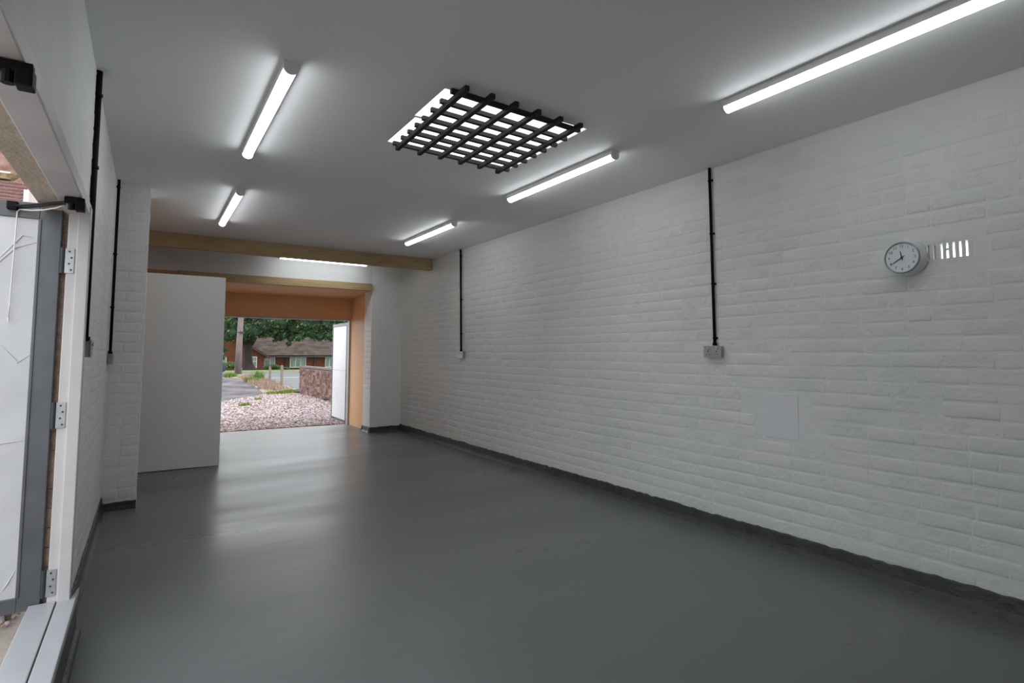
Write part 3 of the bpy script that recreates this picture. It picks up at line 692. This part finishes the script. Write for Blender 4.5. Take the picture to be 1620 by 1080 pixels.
gs = MB(); gs.prism([(9.15,.78),(9.15,.93),(4.0,4.12),(4.0,3.97)], 1, 53.9, 60); H(gs, 'gable_roof', M_roof)
gs = MB(); gs.prism([(-2.3,.25),(-2.3,.4),(4.0,4.12),(4.0,3.97)], 1, 53.9, 60); H(gs, 'gable_roof', M_roof)
gs = MB(); gs.prism([(9.15,.70),(9.15,.80),(4.0,3.98),(4.0,3.88)], 1, 53.85, 53.92); H(gs, 'bargeboard', M_redb)
H(MB().box((8.85, 54.32, .80), (30, 54.47, .93)), 'gutter', M_fascia); H(MB().box((8.85, 54.5, .82), (30, 55.0, .90)), 'soffit', M_fascia)
H(MB().tube([(10.75,54.9,-.5),(10.75,54.9,.85)], .05, 8), 'downpipe', M_fascia)
def win(x0, x1, z0, z1, y, divs, trans=None):
    w = H(MB().box((x0, y-.02, z0), (x1, y+.04, z1)), 'window', M_glassf); t = .07
    H(MB().box((x0-t, y-.06, z1), (x1+t, y+.02, z1+t)), 'window_frame', M_upvc, w); H(MB().box((x0-t, y-.08, z0-t), (x1+t, y+.02, z0)), 'window_sill', M_upvc, w)
    H(MB().box((x0-t, y-.06, z0), (x0, y+.02, z1)), 'window_frame', M_upvc, w); H(MB().box((x1, y-.06, z0), (x1+t, y+.02, z1)), 'window_frame', M_upvc, w)
    for d in divs: H(MB().box((d-t/2, y-.05, z0), (d+t/2, y+.02, z1)), 'mullion', M_upvc, w)
    if trans: H(MB().box((trans[0], y-.05, trans[2]-.03), (trans[1], y+.02, trans[2]+.03)), 'transom', M_upvc, w)
win(8.95, 9.77, -.05, .79, 54.98, (9.42,), (8.95, 9.42, .58))
win(11.19, 12.5, -.10, .78, 54.98, (11.63, 12.08), (11.63, 12.08, .60))
win(14.40, 15.9, -.10, .72, 54.98, (14.75, 15.2))
win(7.55, 8.12, -.05, .80, 54.18, (), (7.55, 8.12, .45))
win(5.2, 5.70, .26, .80, 54.18, ())
win(5.2, 5.45, 1.1, 1.5, 54.18, ())
H(MB().box((13.3, 54.9, -.6), (13.42, 55.02, .9)), 'downpipe', M_fascia)
H(MB().box((18, 57.6, 3.6), (19, 58.6, 6.3)), 'chimney', M_redb)

# trees and shrubs
def crown(name, blobs, mats, n, leaf, parent=None, z_sq=.8, core=None, seed=1):
    rr = random.Random(seed); b = MB()
    for (cx, cy_, cz, r) in blobs:
        k = int(n*r*r)
        for _ in range(k):
            u = rr.uniform(-1, 1); t = rr.uniform(0, 6.283); q = math.sqrt(1-u*u); rad = r*(.72+.33*rr.random())
            d = Vector((q*math.cos(t), q*math.sin(t), u)); bump_ = 1+.18*noise.noise(d*3+Vector((cx,cy_,cz)))
            p = Vector((cx, cy_, cz))+Vector((d.x, d.y, d.z*z_sq))*rad*bump_
            a = Vector((rr.gauss(0,1), rr.gauss(0,1), rr.gauss(0,1))).normalized(); c = a.orthogonal().normalized(); e = a.cross(c); s = leaf*rr.uniform(.6,1.3)
            mi = rr.choices(range(len(mats)), (10,9,4,.35)[:len(mats)])[0]
            b.face([p-c*s, p-e*s*.55+c*s*.1, p+c*s, p+e*s*.55+c*s*.1], mi)
    o = build(b, name, mats, parent, fixn=False); return o
def core(name, blobs, m_, parent, f=.8, z_sq=.8):
    bm = bmesh.new()
    for (cx, cy_, cz, r) in blobs:
        g_ = bmesh.ops.create_icosphere(bm, subdivisions=2, radius=r*f)
        for v in g_['verts']: v.co = Vector((cx, cy_, cz))+Vector((v.co.x, v.co.y, v.co.z*z_sq))*(1+.25*noise.noise(v.co*1.5+Vector((cx,cy_,cz))))
    me = bpy.data.meshes.new(name); bm.to_mesh(me); bm.free(); me.materials.append(m_); return link(name, me, parent)
tr_ = empty('large_tree', (6.45, 47.0, -.1), 'big broad tree with dark forked trunk in front of the bungalow', 'tree')
build(MB().tube([(0,0,-.15),(0,0,.12),(0,0,.45),(0.02,0,1.0),(.0,0,1.7),(-.05,0,2.3)], [.95,.62,.40,.29,.30,.36], 18), 'trunk', M_bark, tr_, smooth=True)
for pts_, rs_ in (([(-.08,0,2.0),(-.5,.1,2.9),(-1.1,.2,4.2),(-1.9,.5,6)], [.32,.26,.2,.1]), ([(.1,0,2.0),(.5,-.1,2.8),(.95,-.2,4.0),(1.6,-.3,6)], [.30,.25,.2,.1]), ([(.4,0,2.7),(1.4,-.3,3.3),(3,-.8,3.9)], [.2,.15,.08]), ([(0,0,2.2),(.05,.3,4),(.1,.6,6)], [.25,.2,.1])):
    build(MB().tube(pts_, rs_, 12), 'branch', M_bark, tr_, smooth=True)
rr = random.Random(21); bl = []
for i in range(9): bl.append((-1.9+i*.95+rr.uniform(-.25,.25), -.9+rr.uniform(-.4,.4), 3.15+.16*abs(i-2)*.5+rr.uniform(-.15,.25), rr.uniform(.85,1.15)))
for i in range(10): bl.append((-2.6+i*1.05+rr.uniform(-.3,.3), rr.uniform(-1.2,.8), 4.5+rr.uniform(-.3,.4), rr.uniform(1.1,1.5)))
for i in range(8): bl.append((-2+i*1.1+rr.uniform(-.3,.3), rr.uniform(-.8,1.2), 6.2+rr.uniform(-.4,.6), rr.uniform(1.3,1.8)))
for i in range(15): bl.append((-1.2+i*.52+rr.uniform(-.15,.15), -1.1+rr.uniform(-.3,.2), 2.62+rr.uniform(-.12,.2), rr.uniform(.35,.52)))
bl += [(-2.2,-.8,2.55,.6),(-1.5,-1.0,2.5,.55),(-2.0,-.9,1.9,.30),(-1.75,-.9,1.55,.28),(-1.2,-.9,2.9,.6),(-.7,-.9,2.75,.45),(1.0,-1,2.9,.55),(2.2,-1.1,2.75,.55),(2.9,-1.1,2.45,.38),(2.75,-1.1,2.0,.24),(4.3,-1.1,2.9,.55),(1.7,-1,2.25,.15),(5.2,-1,3.0,.5),(3.6,-1.1,2.9,.5)]
core('crown_core', bl, M_leafb, tr_, .78)['kind'] = 'stuff'
crown('foliage', bl, [M_leafa, M_leafb, M_leafc, M_rust], 330, .12, tr_, seed=4)['kind'] = 'stuff'
tb = empty('hedge_tree', (17, 66, -1), 'tall dense green tree rising behind the bungalow', 'tree')
build(MB().tube([(0,0,0),(0,0,4)], [.4,.25], 10), 'trunk', M_bark, tb)
bl2 = [(rr.uniform(-9,9), rr.uniform(-1.5,1.5), rr.uniform(4,9), rr.uniform(1.8,2.6)) for _ in range(22)]
core('crown_core', bl2, M_leafb, tb, .85)['kind'] = 'stuff'
crown('foliage', bl2, [M_leafa, M_leafb, M_leafc], 60, .28, tb, seed=6)['kind'] = 'stuff'
def shrub(x, y, z, w, h, mats, label, seed):
    s_ = empty('shrub', (x, y, z), label, 'shrub')
    bb = [(-w*.25,0,h*.45,w*.33),(w*.22,0,h*.5,w*.33),(0,-.1,h*.55,w*.3)]
    core('shrub_core', bb, M_leafb, s_, .8, h/w*1.1)['kind'] = 'stuff'; crown('foliage', bb, mats, 1100, .045, s_, h/w*1.1, seed=seed)['kind'] = 'stuff'
shrub(4.78, 43.5, -.02, 1.25, .72, [M_gweed, M_leafc, M_yweed], 'rounded yellow green shrub left of the telegraph pole', 31)
shrub(9.0, 51.5, -.33, 1.3, .62, [M_gweed, M_leafc, M_leafa], 'low green shrub below the bungalow window', 32)
shrub(10.1, 52.0, -.36, .9, .4, [M_leafa, M_leafc, M_gweed], 'small dark shrub right of the low green shrub', 33)
pk = empty('flowering_bush', (3.62, 36.3, 0), 'pink flowering bush at the left edge of the far view', 'bush')
bb = [(-.2,0,.55,.28),(.0,.1,.95,.25),(-.3,.1,1.2,.25),(-.1,0,.25,.3)]
core('bush_core', bb, M_leafb, pk, .8)['kind'] = 'stuff'; crown('foliage', bb, [M_leafa, M_leafb, M_pink], 1500, .04, pk, seed=9)['kind'] = 'stuff'
# parked car, only its front corner shows
car = empty('car', (2.2, 34.6, -.02), 'dark parked car mostly hidden behind the white panel', 'car')
build(MB().prism([(-2.0,.25),(1.35,.25),(1.42,.5),(1.3,.72),(.75,.82),(.2,1.25),(-1.2,1.28),(-1.9,.9),(-2.05,.6)], 1, -.8, .8), 'body', M_car, car, bevel=.04)
build(MB().prism([(.68,.84),(.2,1.2),(-1.1,1.22),(-1.6,.92)], 1, -.815, .815), 'window', M_glassf, car)
for sx_ in (-1.3, .85):
    for sy_ in (-.8, .66):
        w_ = build(MB().tube([(sx_, sy_, .3), (sx_, sy_+.16, .3)], .3, 20), 'wheel', M_tyre, car)
        build(MB().tube([(sx_, sy_-.01, .3), (sx_, sy_+.17, .3)], .17, 14), 'hub_cap', M_metal, w_)

# ------------------------------------------------------------ outdoors, left side
struct(box('landing', (-3.5, -2, -.1), (-.373, OY1+.6, .125), M_conc), 'beige concrete landing outside the left doorway')
struct(box('ground_side', (-30, -12, -.3), (-.44, 30, -.02), M_yard), 'yard ground on the left side, made pale to bounce daylight indoors')
cs_ = [( -.47, 3.16, .145, .022, M_st[1]), (-.435+.0, 3.12, .14, .012, M_st[0]), (-.46, 3.05, .135, .008, M_dgrey), (-.455, 3.2, .145, .02, M_st[2])]
for i, (x, y, z, s, m_) in enumerate(cs_):
    bm = bmesh.new(); bmesh.ops.create_icosphere(bm, subdivisions=2, radius=s)
    for v in bm.verts: v.co *= 1+.4*noise.noise(v.co*60+Vector((i,0,0)))
    me = bpy.data.meshes.new('pebble'); bm.to_mesh(me); bm.free(); me.materials.append(m_); me.polygons.foreach_set('use_smooth',[True]*len(me.polygons))
    tag(link('pebble', me, None, (x, y, z)), ('white rounded pebble below the open left leaf','small pink pebble at the outer edge of the left sill','tiny grey chip on the landing by the left sill','dark red pebble under the open left leaf')[i], 'pebble')
b = MB(); rl = random.Random(17)
for _ in range(70):
    x, y = rl.uniform(-.60,-.41), rl.uniform(3.08,3.3); a = rl.uniform(0,3.1); s = rl.uniform(.006,.014); c, d = math.cos(a)*s, math.sin(a)*s; z = .128+rl.uniform(0,.014)
    b.face([(x-c,y-d,z),(x+d*.5,y-c*.5,z+.004),(x+c,y+d,z+rl.uniform(0,.008)),(x-d*.5,y+c*.5,z+.003)], rl.randrange(3))
tag(build(b, 'leaf_litter', [M_lichen, M_nb, M_gweed], fixn=False), 'scattered dead leaves swept under the open left leaf', 'leaves', kind='stuff')
nb = empty('neighbour_house', (-6, 18, 0), 'red brick neighbouring house seen above the open left leaf', 'house')
build(MB().box((-6, .02, -.1), (3.34, 6, 5.42)), 'wall', mat('pale_mortar', (.42,.37,.35), .9), nb)
b = MB(); z = 2.6; row = 0
vis = []
while z < 5.36:
    x = 3.35-(.11 if row % 2 else 0)
    if row % 2: vis.append((3.35-.055, z, .11))
    while x > .2: vis.append((x-.11, z, .22)); x -= .22
    z += .083; row += 1
vis.sort(key=lambda q: (q[0]-3.35)**2*.5+(q[1]-5.36)**2)
nbm = {}
for (x, z, L) in vis[:150]:
    k = (L, rl.randrange(3))
    if k not in nbm: nbm[k] = MB().box((-L/2+.008, -.012-.004*k[1], -.027), (L/2-.008, .03, .027)).mesh('brick', (M_nb, M_nb, M_oldb)[k[1]])
    link('brick', nbm[k], nb, (x, 0, z+.04))
for (x, z, L) in vis[150:]: b.box((x-L/2+.008, -.014, z+.012), (x+L/2-.008, .03, z+.067))
tag(build(b, 'bricks', M_nb, nb), kind='stuff')
build(MB().box((3.28, -.05, 2.0), (3.37, .01, 5.25)), 'corner_pipe', M_upvc, nb)
build(MB().prism([(-6,5.44),(3.0,5.46),(3.15,5.60),(-6,5.53)], 1, -.05, .25), 'ledge', M_lichen, nb)
build(MB().box((-6, .5, 5.3), (3.2, 5.5, 6.6)), 'upper_wall', M_oldb2, nb)
build(MB().box((1.6, .44, 5.70), (2.93, .52, 5.76)), 'gutter', M_upvc, nb)
build(MB().prism([(.2,6.6),(5.8,6.6),(3.0,8.4)], 0, -6.2, 3.4), 'roof', M_roof, nb)
